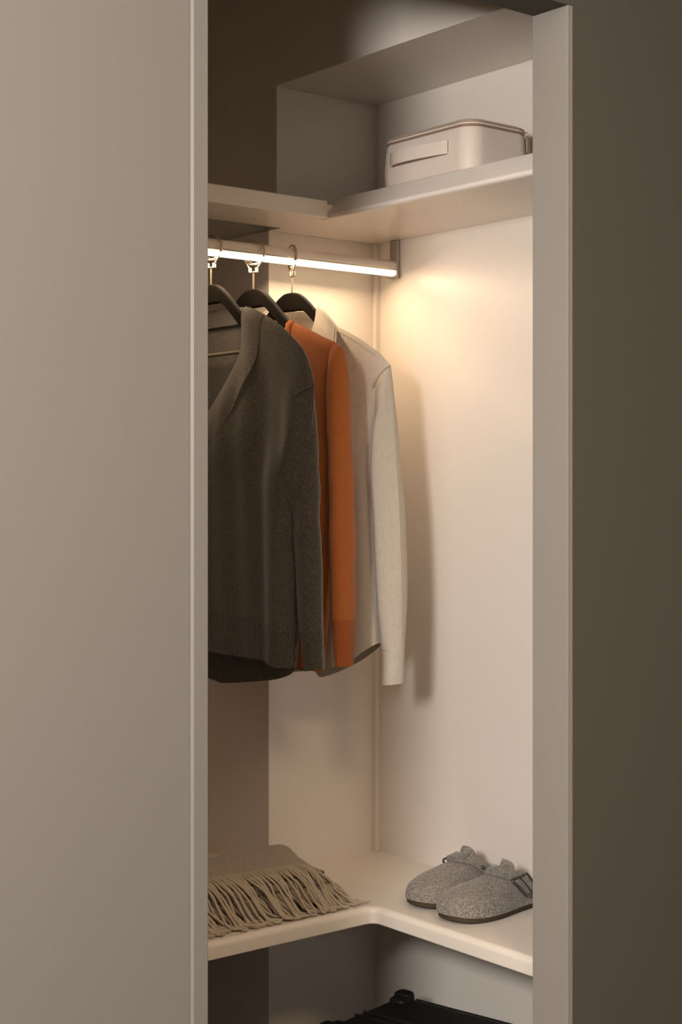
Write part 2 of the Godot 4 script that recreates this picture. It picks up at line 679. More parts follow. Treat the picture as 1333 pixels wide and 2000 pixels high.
func build_rail() -> void:
	var t := thing("clothes_rail", "lit clothes rail with a glowing strip along its underside, below the upper shelf", "clothes rail", Vector3(-0.005, RY, RZ))
	var x0 := -0.640
	var x1 := -0.0085
	for part in 2:
		var prof := rail_profile(deg_to_rad(84), deg_to_rad(276)) if part == 0 else rail_profile(deg_to_rad(-82), deg_to_rad(82), -0.0006)
		var P := []
		for x in [x0, x1]:
			var row := PackedVector3Array()
			for p in prof:
				row.append(Vector3(x, RY + p.y, RZ + p.x))
			P.append(row)
		var b := MB.new()
		b.loft(P, true)
		commit(b, "rail_profile" if part == 0 else "light_strip", M.alu if part == 0 else M.led, t)
	var b := MB.new()
	b.rbox(Vector3(-0.0045, 1.7985, RZ + 0.001), Vector3(0.009, 0.077, 0.024), 0.002, 2)
	b.rbox(Vector3(-0.009, 1.7625, RZ), Vector3(0.012, 0.003, 0.022), 0.001, 1)
	commit(b, "bracket", M.bracket, t)
	b = MB.new()
	b.rbox(Vector3(-0.6445, 1.7985, RZ + 0.001), Vector3(0.009, 0.077, 0.024), 0.002, 2)
	commit(b, "bracket", M.bracket, t)
	var l := AreaLight3D.new()
	l.name = "strip_light"
	l.area_size = Vector2(0.016, 0.56)
	l.position = Vector3(-0.345, RY - 0.0165, RZ + 0.0095) - org
	l.basis = Basis.looking_at(Vector3(0, -1, 0.3).normalized(), Vector3.RIGHT)
	l.light_color = Color(1.0, 0.865, 0.70)
	l.light_energy = 0.20
	l.area_normalize_energy = true
	l.area_range = 8.0
	l.shadow_enabled = true
	t.add_child(l)

# ------------------------------------------------------------------ hangers
func make_hanger(x: float, spin: float, label: String, yaw := 0.0) -> void:
	var t := thing("clothes_hanger", label, "hanger", Vector3(x, RY, RZ), "dark hangers on the lit rail")
	t.rotation.y = yaw   # the hanger and the shirt on it are turned away from the pillar
	spin -= yaw
	# board: a cross section that changes along its length
	var qs := [0.0, 0.02, 0.04, 0.06, 0.08, 0.10, 0.115, 0.14, 0.18, 0.215]
	var tops := [1.711, 1.709, 1.699, 1.684, 1.667, 1.651, 1.641, 1.628, 1.610, 1.590]
	var bots := [1.675, 1.675, 1.6735, 1.659, 1.643, 1.627, 1.618, 1.607, 1.594, 1.580]
	var P := []
	for i in 61:
		var a := absf(lerpf(-0.215, 0.215, i / 60.0))
		var q := lerpf(-0.215, 0.215, i / 60.0) * (1.0 if yaw == 0.0 else 0.80)
		var yt := tab(qs, tops, a)
		var yb := tab(qs, bots, a)
		var hx := 0.0062
		var rr := 0.003
		if i == 0 or i == 60:
			hx = 0.003
			yt -= 0.003
			yb += 0.003
		var row := PackedVector3Array()
		for cn in 4:
			var sx := 1.0 if cn == 0 or cn == 3 else -1.0
			var sy := 1.0 if cn < 2 else -1.0
			var ye := yt if sy > 0 else yb
			var a0 := PI / 2 * cn
			for q2 in 6:
				var aa := a0 + PI / 2 * clampf((q2 - 1) / 3.0, 0, 1)
				var off := Vector2(cos(aa), sin(aa)) * rr
				var p2 := Vector2(sx * (hx - rr), ye - sy * rr) + off
				if q2 == 0:
					p2 += Vector2(sin(a0), -cos(a0)) * 0.0012
				elif q2 == 5:
					p2 += Vector2(-sin(a0 + PI / 2), cos(a0 + PI / 2)) * 0.0012
				row.append(Vector3(x + p2.x, p2.y, RZ + q))
		P.append(row)
	var b := MB.new()
	b.loft(P, true)
	commit(b, "hanger_board", M.hanger, t)
	# trouser bar and its two short posts
	var wid := 1.0 if yaw == 0.0 else 0.80
	b = MB.new()
	b.tube(PackedVector3Array([Vector3(x, 1.581, RZ - 0.19 * wid), Vector3(x, 1.581, RZ + 0.19 * wid)]), 0.0035, 8)
	for s in [-1.0, 1.0]:
		b.tube(PackedVector3Array([Vector3(x, 1.581, RZ + s * 0.187 * wid), Vector3(x, 1.595, RZ + s * 0.187 * wid)]), 0.0035, 8)
	commit(b, "trouser_bar", M.bar, t)
	# metal hook: stem, clasp, and a ring of flat wire round the rail
	var turn := Basis(Vector3.UP, spin)
	var o := Vector3(x, RY, RZ)
	b = MB.new()
	b.tube(PackedVector3Array([o + Vector3(0, -0.072, 0), o + Vector3(0, -0.036, 0)]), 0.0016, 8)
	commit(b, "hook_stem", M.chrome, t)
	b = MB.new()
	var rows := []
	for i in 49:
		var a := deg_to_rad(lerpf(-28, 262, i / 48.0))   # 0 = near side, 90 = top; open at the far lower side
		var c := Vector3(0, sin(a) * 0.0208 + 0.0012, cos(a) * 0.0222)
		var nrm := Vector3(0, sin(a), cos(a))
		var row := PackedVector3Array()
		for k in 8:
			var th := TAU * k / 8
			row.append(o + turn * (c + nrm * cos(th) * 0.0017 + Vector3.RIGHT * sin(th) * 0.0032))
		rows.append(row)
	b.loft(rows, true)
	# two cheeks that run from the ring down to the clasp
	for s in [-1.0, 1.0]:
		b.tube(spline([o + turn * Vector3(0, -0.0150, 0.0175 * s), o + turn * Vector3(0, -0.0235, 0.012 * s), o + turn * Vector3(0, -0.032, 0.0065 * s)], 8), 0.0019, 8)
	b.tube(spline([o + turn * Vector3(0, -0.0145, -0.0175), o + turn * Vector3(0, -0.0215, -0.008), o + turn * Vector3(0, -0.0225, 0.0), o + turn * Vector3(0, -0.0215, 0.008), o + turn * Vector3(0, -0.0145, 0.0175)], 14), 0.0021, 8)
	commit(b, "hook_ring", M.chrome, t)
	b = MB.new()
	for s in [-1.0, 1.0]:
		b.rbox(o + turn * Vector3(0, -0.0335, 0.0065 * s), Vector3(0.007, 0.009, 0.005), 0.001, 2, turn)
	b.rbox(o + turn * Vector3(0, -0.0375, 0), Vector3(0.007, 0.0025, 0.017), 0.001, 2, turn)
	commit(b, "clasp", M.chrome, t)

func build_hangers() -> void:
	make_hanger(-0.452, 0.5, "dark hanger inside the grey sweater, nearest the sliding door")
	make_hanger(-0.356, 0.65, "dark hanger inside the orange sweater, between the other two hangers")
	make_hanger(-0.265, -0.30, "dark hanger inside the cream shirt, nearest the pillar", SHIRT_TURN)

# ------------------------------------------------------------------ garments
var wide := 1.0

func g3(x0: float, q: float, y: float, n: float) -> Vector3:
	return Vector3(x0 - n, y, RZ + q * wide)

func swell(d: float, tm: float) -> float:
	return 0.0095 * sqrt(clampf(d / 0.012, 0, 1)) + (tm - 0.0095) * smoothstep(0.0, 0.24, d)

func coons(tp: PackedVector2Array, bt: PackedVector2Array, lf: PackedVector2Array, rt: PackedVector2Array, k: float, r: float) -> Vector2:
	var a := cr(tp, k) * (1 - r) + cr(bt, k) * r + cr(lf, r) * (1 - k) + cr(rt, r) * k
	var c := (tp[0] * (1 - k) + tp[tp.size() - 1] * k) * (1 - r) + (bt[0] * (1 - k) + bt[bt.size() - 1] * k) * r
	return a - c

# one half panel, as rows of (q, y, depth below the shoulder, k)
func panel(tp, bt, lf, rt, K: int, R: int) -> Array:
	var rows := []
	for j in R + 1:
		var r := pow(float(j) / R, 1.35)
		var row := []
		for i in K + 1:
			var k := float(i) / K
			k = 1.0 - pow(1.0 - k, 1.55)
			var p := coons(tp, bt, lf, rt, k, r)
			row.append([p.x, p.y, maxf(0, cr(tp, k).y - p.y), k, r])
		rows.append(row)
	return rows

func to_sheet(x0: float, rows: Array, side: float, f: Callable) -> Array:
	var P := []
	for row in rows:
		var o := PackedVector3Array()
		for c in row:
			o.append(g3(x0, c[0] * side, c[1], f.call(c[0], c[1], c[2], c[3], side)))
		P.append(o)
	return P

func to_full(x0: float, rows: Array, f: Callable) -> Array:
	var P := []
	for row in rows:
		var o := PackedVector3Array()
		for i in range(row.size() - 1, 0, -1):
			var c = row[i]
			o.append(g3(x0, -c[0], c[1], f.call(c[0], c[1], c[2], c[3], -1.0)))
		for c in row:
			o.append(g3(x0, c[0], c[1], f.call(c[0], c[1], c[2], c[3], 1.0)))
		P.append(o)
	return P

# sleeve rings: [outer q, outer y, inner q, inner y, half thickness, middle n, skew of the ridge, sharpness]
func sleeve_rows(x0: float, keys: Array, side: float, count: int, wr: Callable) -> Array:
	var P := []
	for j in count:
		var t := float(j) / (count - 1) * (keys.size() - 1)
		var k := mini(int(t), keys.size() - 2)
		var f := t - k
		var g := []
		for m in 8:
			g.append(lerpf(cubic_interpolate(keys[k][m], keys[k + 1][m], keys[maxi(k - 1, 0)][m], keys[mini(k + 2, keys.size() - 1)][m], f), lerpf(keys[k][m], keys[k + 1][m], f), 0.3))
		var row := PackedVector3Array()
		for i in 40:
			var th := TAU * i / 40
			var c := cos(th)
			var s := sin(th)
			var sn := signf(s) * pow(absf(s), g[7])
			var q: float = (g[0] + g[2]) / 2 + (g[0] - g[2]) / 2 * c + g[6] * s * absf(s)
			var y: float = (g[1] + g[3]) / 2 + (g[1] - g[3]) / 2 * c
			var n: float = g[5] + g[4] * sn + wr.call(q, y, th)
			row.append(g3(x0, side * q, y, n))
		P.append(row)
	return P

func sleeve_lip(P: Array) -> Array:
	# the turned-in end of a sleeve
	var last: PackedVector3Array = P[P.size() - 1]
	var m := Vector3.ZERO
	for p in last:
		m += p
	m /= last.size()
	var o := [last]
	for s in [[0.90, 0.001], [0.86, 0.012], [0.84, 0.04]]:
		var row := PackedVector3Array()
		for p in last:
			row.append(m + (p - m) * s[0] + Vector3(0, s[1], 0))
		o.append(row)
	return o

func split(P: Array, at: int) -> Array:
	return [P.slice(0, at + 1), P.slice(at)]

func v2(a: Array) -> PackedVector2Array:
	var o := PackedVector2Array()
	for p in a:
		o.append(Vector2(p[0], p[1]))
	return o

func build_sweater_grey() -> void:
	var x0 := -0.452
	var t := thing("sweater", "charcoal grey V-neck knit sweater hanging in front, nearest the sliding door", "sweater", Vector3(x0, RY, RZ), "sweaters on the lit rail")
	var K := 26
	var R := 60
	var sh := v2([[0.168, 1.639], [0.200, 1.624], [0.232, 1.604], [0.275, 1.572], [0.297, 1.535], [0.305, 1.508]])
	var side_edge := v2([[0.305, 1.508], [0.300, 1.45], [0.284, 1.385], [0.266, 1.34], [0.262, 1.28], [0.262, 1.20], [0.262, 1.10], [0.252, 1.030]])
	var band_out := v2([[0.168, 1.639], [0.168, 1.560], [0.118, 1.475], [0.059, 1.402], [0.0, 1.345], [0.0, 1.2], [0.0, 1.045]])
	var hem_f := v2([[0.0, 1.045], [0.10, 1.043], [0.204, 1.039], [0.252, 1.030]])
	var fold := func(q, y, d, side):
		var w := smoothstep(0.02, 0.16, d)
		return w * (0.0026 * sin(q * side * 46.0 + 0.6 + (1.4 - y) * 2.0) + 0.0025 * sin(q * side * 95.0 + y * 3.0 + 1.0))
	var nf := func(q, y, d, k, side):
		var edge: float = 0.002 * smoothstep(0.12, 0.3, d)
		var e := pow(clampf(1 - pow(k, lerpf(6.0, 24.0, smoothstep(0.03, 0.16, d))), 0, 1), 0.5)
		# the cloth falls back towards the side and stands out again in a long crest just before it
		var qc := lerpf(0.249, 0.284, smoothstep(1.33, 1.44, y))
		var on := smoothstep(0.03, 0.12, d)
		var crest := on * lerpf(0.011, 0.017, smoothstep(1.30, 1.42, y)) * exp(-pow((q - qc) / (0.046 if q < qc else 0.014), 2))
		return (swell(d, 0.048) * (1.0 - 0.45 * on * smoothstep(qc - 0.20, qc - 0.060, q)) + crest + fold.call(q, y, d, side)) * e + edge * (1 - e)
	var rows := panel(sh, hem_f, band_out, side_edge, K, R)
	var body := MB.new()
	var ribm := MB.new()
	var cut := 0
	for j in R + 1:
		if rows[j][0][1] > 1.118:
			cut = j
	for side in [1.0, -1.0]:
		var s := split(to_sheet(x0, rows, side, nf), cut)
		body.shell(s[0], 0.0028, side < 0)
		ribm.shell(s[1], 0.0028, side < 0)
	# back
	var sh_b := v2([[0.0, 1.664], [0.06, 1.662], [0.113, 1.659], [0.168, 1.639], [0.200, 1.624], [0.232, 1.604], [0.275, 1.572], [0.297, 1.535], [0.305, 1.508]])
	var mid_b := v2([[0.0, 1.664], [0.0, 1.4], [0.0, 1.2], [0.0, 0.976]])
	var hem_b := v2([[0.0, 0.976], [0.06, 0.983], [0.162, 0.998], [0.215, 1.012], [0.252, 1.030]])
	var nb := func(q, y, d, k, side):
		var edge: float = 0.002 * smoothstep(0.12, 0.3, d)
		var e := pow(clampf(1 - pow(k, 4), 0, 1), 0.5)
		var neck: float = 0.020 * clampf(1 - pow(q / 0.113, 2), 0, 1)
		return -maxf(swell(d, 0.024), neck) * e + edge * (1 - e)
	var rows_b := panel(sh_b, hem_b, mid_b, side_edge, K, R)
	cut = 0
	for j in R + 1:
		if rows_b[j][0][1] > 1.06:
			cut = j
	var sb := split(to_full(x0, rows_b, nb), cut)
	body.shell(sb[0], 0.0028, true)
	ribm.shell(sb[1], 0.0028, true)
	commit(body, "body", M.grey, t)
	commit(ribm, "hem_rib", M.grey_rib, t)
	# neckband: the front V on both sides and the back of the neck
	var vin := v2([[0.113, 1.660], [0.117, 1.620], [0.116, 1.576], [0.086, 1.522], [0.045, 1.470], [0.0, 1.420]])
	var vout := v2([[0.168, 1.640], [0.170, 1.600], [0.166, 1.553], [0.118, 1.475], [0.059, 1.402], [0.0, 1.345]])
	var nbm := MB.new()
	for side in [1.0, -1.0]:
		var P := []
		for j in 31:
			var f := j / 30.0
			var row := PackedVector3Array()
			for i in 7:
				var k := i / 6.0
				var p := cr(vin, f).lerp(cr(vout, f), k * 1.05)
				var top := lerpf(1.660, 1.640, k)
				var d := maxf(0, top - p.y)
				row.append(g3(x0, side * p.x, p.y, swell(d, 0.046) + fold.call(p.x, p.y, d, side) * k + 0.0012 * smoothstep(0.0, 0.01, d) - 0.006 * (1 - k) * smoothstep(0.02, 0.1, d) + 0.0026 * sin(PI * minf(1.0, k * 1.02))))
			P.append(row)
		nbm.shell(P, 0.0022, side < 0)
	var Pn := []
	for j in 8:
		var row := PackedVector3Array()
		for i in 31:
			var q := lerpf(-0.113, 0.113, i / 30.0)
			var yt := cr(sh_b, 0.0).y - 0.006 * pow(absf(q) / 0.113, 2)
			var y := yt + 0.001 - j / 7.0 * 0.031 * (1 - 0.3 * pow(absf(q) / 0.113, 4))
			row.append(g3(x0, q, y, -maxf(swell(yt - y, 0.042), 0.020 * (1 - pow(q / 0.113, 2))) + 0.0034 + 0.0012 * sin(PI * j / 7.0)))
		Pn.append(row)
	nbm.shell(Pn, 0.0025, false)
	commit(nbm, "neckband", M.grey, t)
	# sleeves
	var keys := [
		[0.292, 1.535, 0.240, 1.455, 0.012, -0.004, 0.0, 0.9],
		[0.299, 1.475, 0.244, 1.405, 0.018, -0.004, 0.0, 0.9],
		[0.303, 1.409, 0.249, 1.365, 0.021, -0.005, 0.0, 0.95],
		[0.306, 1.335, 0.256, 1.312, 0.023, -0.005, 0.002, 1.0],
		[0.309, 1.270, 0.258, 1.258, 0.023, -0.005, 0.003, 1.0],
		[0.315, 1.205, 0.260, 1.200, 0.022, -0.006, 0.002, 1.0],
		[0.317, 1.120, 0.266, 1.118, 0.021, -0.006, 0.001, 1.0],
		[0.319, 1.085, 0.273, 1.083, 0.019, -0.006, 0.0, 1.0],
		[0.322, 1.032, 0.284, 1.026, 0.017, -0.006, 0.0, 1.0]]
	var wr := func(q, y, th):
		return 0.0014 * sin(y * 70.0 + th * 1.0) * smoothstep(1.42, 1.36, y) * smoothstep(1.2, 1.3, y) + 0.012 * exp(-pow((y - 1.325) / 0.030, 2)) * exp(-pow((th - 2.45) / 0.45, 2)) + 0.0012 * sin(th * 3.0 + y * 9.0)
	for side in [1.0, -1.0]:
		var sl := MB.new()
		var cf := MB.new()
		var S := sleeve_rows(x0, keys, side, 57, wr)
		var p := split(S, 47)
		sl.grid(p[0], true, side < 0)
		cf.grid(p[1], true, side < 0)
		cf.grid(sleeve_lip(S), true, side < 0)
		var m := commit(sl, "sleeve", M.grey, t)
		commit(cf, "cuff", M.grey_rib, m)
	# the seam across the dropped shoulder
	var seam := MB.new()
	seam.tube(spline([g3(x0, 0.3055, 1.508, 0.003), g3(x0, 0.3045, 1.505, 0.014), g3(x0, 0.300, 1.500, 0.022), g3(x0, 0.292, 1.493, 0.030)], 16), 0.0014, 6)
	commit(seam, "shoulder_seam", M.grey, t)

func build_sweater_rust() -> void:
	var x0 := -0.356
	var t := thing("sweater", "rust orange fine-knit sweater hanging between the grey sweater and the cream shirt", "sweater", Vector3(x0, RY, RZ), "sweaters on the lit rail")
	var K := 24
	var R := 60
	var sh := v2([[0.128, 1.637], [0.165, 1.622], [0.21, 1.604], [0.246, 1.592]])
	var side_edge := v2([[0.246, 1.592], [0.240, 1.50], [0.236, 1.40], [0.234, 1.30], [0.232, 1.20], [0.222, 1.13], [0.214, 1.06], [0.206, 1.012]])
	var band_out := v2([[0.128, 1.637], [0.128, 1.61], [0.10, 1.53], [0.05, 1.46], [0.0, 1.42], [0.0, 1.2], [0.0, 1.03]])
	var hem_f := v2([[0.0, 1.034], [0.10, 1.030], [0.17, 1.020], [0.206, 1.012]])
	var nf := func(q, y, d, k, side):
		var e := pow(clampf(1 - pow(k, 5), 0, 1), 0.5)
		var w := smoothstep(0.05, 0.2, d)
		return (swell(d, 0.034) + w * (0.004 * sin(q * side * 40.0 + 2.0) + 0.002 * sin(q * 90.0 + y * 4.0))) * e + 0.004 * (1 - e) * smoothstep(0.1, 0.3, d)
	var rows := panel(sh, hem_f, band_out, side_edge, K, R)
	var body := MB.new()
	var ribm := MB.new()
	var cut := 0
	for j in R + 1:
		if rows[j][0][1] > 1.09:
			cut = j
	for side in [1.0, -1.0]:
		var s := split(to_sheet(x0, rows, side, nf), cut)
		body.shell(s[0], 0.002, side < 0)
		ribm.shell(s[1], 0.002, side < 0)
	var sh_b := v2([[0.0, 1.634], [0.06, 1.634], [0.116, 1.640], [0.165, 1.622], [0.21, 1.604], [0.246, 1.592]])
	var mid_b := v2([[0.0, 1.634], [0.0, 1.4], [0.0, 1.2], [0.0, 1.0]])
	var hem_b := v2([[0.0, 1.0], [0.10, 1.002], [0.17, 1.006], [0.206, 1.012]])
	var nb := func(q, y, d, k, side):
		var e := pow(clampf(1 - pow(k, 4), 0, 1), 0.5)
		var neck: float = 0.018 * clampf(1 - pow(q / 0.116, 2), 0, 1)
		return (-maxf(swell(d, 0.032), neck) * e + 0.004 * (1 - e) * smoothstep(0.1, 0.3, d)) * (1.0 if side > 0 else lerpf(1.0, 0.4, smoothstep(0.0, 0.12, q)))
	var rows_b := panel(sh_b, hem_b, mid_b, side_edge, K, R)
	cut = 0
	for j in R + 1:
		if rows_b[j][0][1] > 1.06:
			cut = j
	var sb := split(to_full(x0, rows_b, nb), cut)
	body.shell(sb[0], 0.002, true)
	ribm.shell(sb[1], 0.002, true)
	commit(body, "body", M.rust, t)
	commit(ribm, "hem_rib", M.rust_rib, t)
	var vin := v2([[0.116, 1.642], [0.117, 1.61], [0.088, 1.54], [0.042, 1.475], [0.0, 1.44]])
	var vout := v2([[0.128, 1.638], [0.129, 1.608], [0.10, 1.53], [0.05, 1.46], [0.0, 1.42]])
	var nbm := MB.new()
	for side in [1.0, -1.0]:
		var P := []
		for j in 25:
			var f := j / 24.0
			var row := PackedVector3Array()
			for i in 5:
				var k := i / 4.0
				var p := cr(vin, f).lerp(cr(vout, f), k)
				var d := maxf(0, lerpf(1.642, 1.637, k) - p.y)
				row.append(g3(x0, side * p.x, p.y, swell(d, 0.034) + 0.0016 * smoothstep(0, 0.01, d) + 0.0015 * sin(PI * k)))
			P.append(row)
		nbm.shell(P, 0.003, side < 0)
	commit(nbm, "neckband", M.rust, t)
	var keys := [
		[0.248, 1.592, 0.234, 1.52, 0.012, 0.0, 0.0, 0.9],
		[0.264, 1.580, 0.235, 1.48, 0.020, 0.0, 0.0, 0.95],
		[0.272, 1.545, 0.237, 1.44, 0.023, 0.0, 0.0, 1.0],
		[0.275, 1.49, 0.240, 1.41, 0.024, 0.0, 0.0, 1.0],
		[0.280, 1.42, 0.243, 1.37, 0.024, 0.0, 0.002, 1.0],
		[0.286, 1.33, 0.244, 1.30, 0.026, 0.0, 0.003, 1.0],
		[0.289, 1.22, 0.245, 1.205, 0.025, 0.0, 0.003, 1.0],
		[0.289, 1.14, 0.247, 1.135, 0.023, 0.0, 0.001, 1.0],
		[0.286, 1.085, 0.254, 1.082, 0.021, 0.0, 0.0, 1.0],
		[0.281, 1.027, 0.262, 1.027, 0.018, 0.0, 0.0, 1.0]]
	var wr := func(q, y, th):
		return 0.0012 * sin(y * 55.0 + th) * smoothstep(1.45, 1.3, y) * smoothstep(1.08, 1.2, y) + 0.001 * sin(th * 3.0 + y * 7.0)
	for side in [1.0, -1.0]:
		var sl := MB.new()
		var cf := MB.new()
		var S := sleeve_rows(x0, keys, side, 57, wr)
		var p := split(S, 47)
		sl.grid(p[0], true, side < 0)
		sl.fan(S[0], side > 0)
		cf.grid(p[1], true, side < 0)
		cf.grid(sleeve_lip(S), true, side < 0)
		var m := commit(sl, "sleeve", M.rust, t)
		commit(cf, "cuff", M.rust_rib, m)

func build_shirt() -> void:
	var x0 := -0.265
	wide = 0.80
	var t := thing("shirt", "cream collared shirt with curved hem hanging last on the rail, beside the pillar", "shirt", Vector3(x0, RY, RZ))
	t.rotation.y = SHIRT_TURN
	var K := 26
	var R := 64
	var sh := v2([[0.090, 1.664], [0.132, 1.641], [0.199, 1.614], [0.257, 1.584], [0.288, 1.561]])
	var side_edge := v2([[0.288, 1.561], [0.262, 1.50], [0.254, 1.42], [0.256, 1.30], [0.260, 1.18], [0.262, 1.10], [0.262, 1.053]])
	var mid_f := v2([[0.090, 1.664], [0.085, 1.64], [0.05, 1.60], [0.006, 1.56], [0.0, 1.52], [0.0, 1.3], [0.0, 0.99]])
	var hem_f := v2([[0.0, 0.99], [0.06, 0.992], [0.162, 1.006], [0.205, 1.020], [0.24, 1.040], [0.262, 1.053]])
	var fold := func(q, y, d, side):
		var w := smoothstep(0.05, 0.25, d)
		return w * (0.006 * sin(q * side * 34.0 + 1.2) + 0.003 * sin(q * 72.0 + y * 2.0) - 0.006 * exp(-pow((q - 0.205) / 0.02, 2)))
	var nf := func(q, y, d, k, side):
		var e := pow(clampf(1 - pow(k, 4), 0, 1), 0.5)
		return ((swell(d, 0.038) + fold.call(q, y, d, side)) * e + 0.006 * (1 - e) * smoothstep(0.1, 0.3, d)) * (1.0 if side > 0 else lerpf(1.0, 0.4, smoothstep(0.0, 0.10, q)))
	var rows := panel(sh, hem_f, mid_f, side_edge, K, R)
	for side in [1.0, -1.0]:
		var b := MB.new()
		b.shell(to_sheet(x0, rows, side, nf), 0.0012, side < 0)
		commit(b, "front_panel", M.linen, t)
	var sh_b := v2([[0.0, 1.660], [0.05, 1.661], [0.090, 1.664], [0.132, 1.641], [0.199, 1.614], [0.257, 1.584], [0.288, 1.561]])
	var mid_b := v2([[0.0, 1.660], [0.0, 1.4], [0.0, 1.2], [0.0, 0.99]])
	var hem_b := v2([[0.0, 0.992], [0.03, 0.985], [0.045, 0.974], [0.09, 0.984], [0.163, 1.009], [0.22, 1.034], [0.262, 1.053]])
	var nb := func(q, y, d, k, side):
		var e := pow(clampf(1 - pow(k, 4), 0, 1), 0.5)
		var neck: float = 0.030 * clampf(1 - pow(q / 0.09, 2), 0, 1)
		return (-maxf(swell(d, 0.040), neck) * e + 0.006 * (1 - e) * smoothstep(0.1, 0.3, d)) * (1.0 if side > 0 else lerpf(1.0, 0.25, smoothstep(0.0, 0.08, q)))
	var b := MB.new()
	b.shell(to_full(x0, panel(sh_b, hem_b, mid_b, side_edge, K, R), nb), 0.0012, true)
	commit(b, "back_panel", M.linen, t)
	# shoulder seam ridge, a few millimetres behind the edge
	b = MB.new()
	for nn in [0.0095]:
		b.tube(spline([g3(x0, 0.136, 1.634, nn), g3(x0, 0.199, 1.609, nn + 0.001), g3(x0, 0.256, 1.579, nn + 0.001)], 14), 0.0008, 6)
	commit(b, "yoke_seam", M.linen, t)
	# collar: inner stand, then the leaf that falls over it
	var neck := [Vector3(0.078, 1.598, 0.043), Vector3(0.094, 1.632, 0.033), Vector3(0.090, 1.657, 0.018), Vector3(0.077, 1.680, 0.0), Vector3(0.055, 1.681, -0.022), Vector3(0.0, 1.678, -0.032)]
	var low := [Vector3(0.150, 1.570, 0.047), Vector3(0.163, 1.598, 0.035), Vector3(0.152, 1.620, 0.019), Vector3(0.129, 1.640, -0.004), Vector3(0.085, 1.645, -0.038), Vector3(0.0, 1.638, -0.052)]
	var foot := [Vector3(0.072, 1.585, 0.038), Vector3(0.086, 1.615, 0.028), Vector3(0.084, 1.635, 0.015), Vector3(0.075, 1.652, 0.0), Vector3(0.054, 1.652, -0.022), Vector3(0.0, 1.648, -0.032)]
	for arr in [neck, low, foot]:
		for m in range(4, -1, -1):
			arr.append(Vector3(-arr[m].x, arr[m].y, arr[m].z))
	var a := spline(neck, 49)
	var c := spline(low, 49)
	var f := spline(foot, 49)
	var P := []
	var S := []
	for j in 9:
		var w := j / 8.0
		var row := PackedVector3Array()
		var srow := PackedVector3Array()
		for i in 49:
			var p := a[i].lerp(c[i], w) + Vector3(0, 0.0022 * sin(PI * w), 0.001 * sin(PI * w) * signf(a[i].z))
			row.append(g3(x0, p.x, p.y, p.z))
			var s := (a[i] - Vector3(0, 0.001, 0)).lerp(f[i], w)
			srow.append(g3(x0, s.x * 0.99, s.y + 0.0012 * sin(w * 9.0), s.z * 0.97))
		P.append(row)
		S.append(srow)
	b = MB.new()
	b.shell(P, 0.0018, false)
	var leaf := commit(b, "collar", M.linen, t)
	b = MB.new()
	b.shell(S, 0.0015, true)
	commit(b, "collar_stand", M.linen, leaf)
	b = MB.new()
	var edge := PackedVector3Array()
	for i in 46:
		var p: Vector3 = a[i + 1].lerp(c[i + 1], 0.9) + Vector3(0, 0.0026, 0.0016 * signf(a[i + 1].z))
		edge.append(g3(x0, p.x, p.y, p.z))
	b.tube(edge, 0.0006, 5)
	commit(b, "collar_stitching", M.linen, leaf)
	# sleeves with the pressed ridge down the front
	var keys := [
		[0.289, 1.560, 0.250, 1.533, 0.010, 0.000, 0.002, 1.1],
		[0.294, 1.528, 0.250, 1.450, 0.024, 0.002, 0.006, 1.2],
		[0.299, 1.472, 0.252, 1.410, 0.032, 0.003, -0.002, 1.5],
		[0.307, 1.390, 0.256, 1.350, 0.036, 0.004, -0.006, 1.7],
		[0.317, 1.300, 0.263, 1.275, 0.036, 0.004, -0.008, 1.7],
		[0.323, 1.200, 0.266, 1.190, 0.034, 0.004, -0.009, 1.6],
		[0.325, 1.118, 0.268, 1.113, 0.030, 0.004, -0.008, 1.4],
		[0.325, 1.050, 0.272, 1.047, 0.022, 0.004, -0.004, 1.15],
		[0.325, 1.040, 0.276, 1.037, 0.020, 0.004, -0.002, 1.1],
		[0.322, 0.982, 0.274, 0.978, 0.020, 0.004, 0.0, 1.1]]
	var wr := func(q, y, th):
		return 0.0012 * sin(th * 2.0 + y * 12.0) * smoothstep(1.5, 1.35, y)
	for side in [1.0, -1.0]:
		var sl := MB.new()
		var cf := MB.new()
		var rws := sleeve_rows(x0, keys, side, 64, wr)
		var sp := split(rws, 54)
		sl.grid(sp[0], true, side < 0)
		sl.fan(rws[0], side > 0)
		var grown := []
		for row in sp[1]:
			var m := Vector3.ZERO
			for p in row:
				m += p
			m /= row.size()
			var g := PackedVector3Array()
			for p in row:
				g.append(m + (p - m) * 1.03)
			grown.append(g)
		cf.grid(grown, true, side < 0)
		cf.grid(sleeve_lip(grown), true, side < 0)
		for e in [0.004, 0.011]:
			pass
		var m := commit(sl, "sleeve", M.linen, t)
		commit(cf, "cuff", M.linen, m)
		var seam := MB.new()
		var ring := PackedVector3Array()
		for i in 15:
			var th := PI * i / 14.0
			ring.append(g3(x0, side * (0.269 + 0.021 * cos(th)), 1.5395 + 0.0205 * cos(th), 0.001 + 0.0185 * sin(th)))
		seam.tube(ring, 0.0016, 6)
		commit(seam, "armhole_seam", M.linen, t)
	wide = 1.0

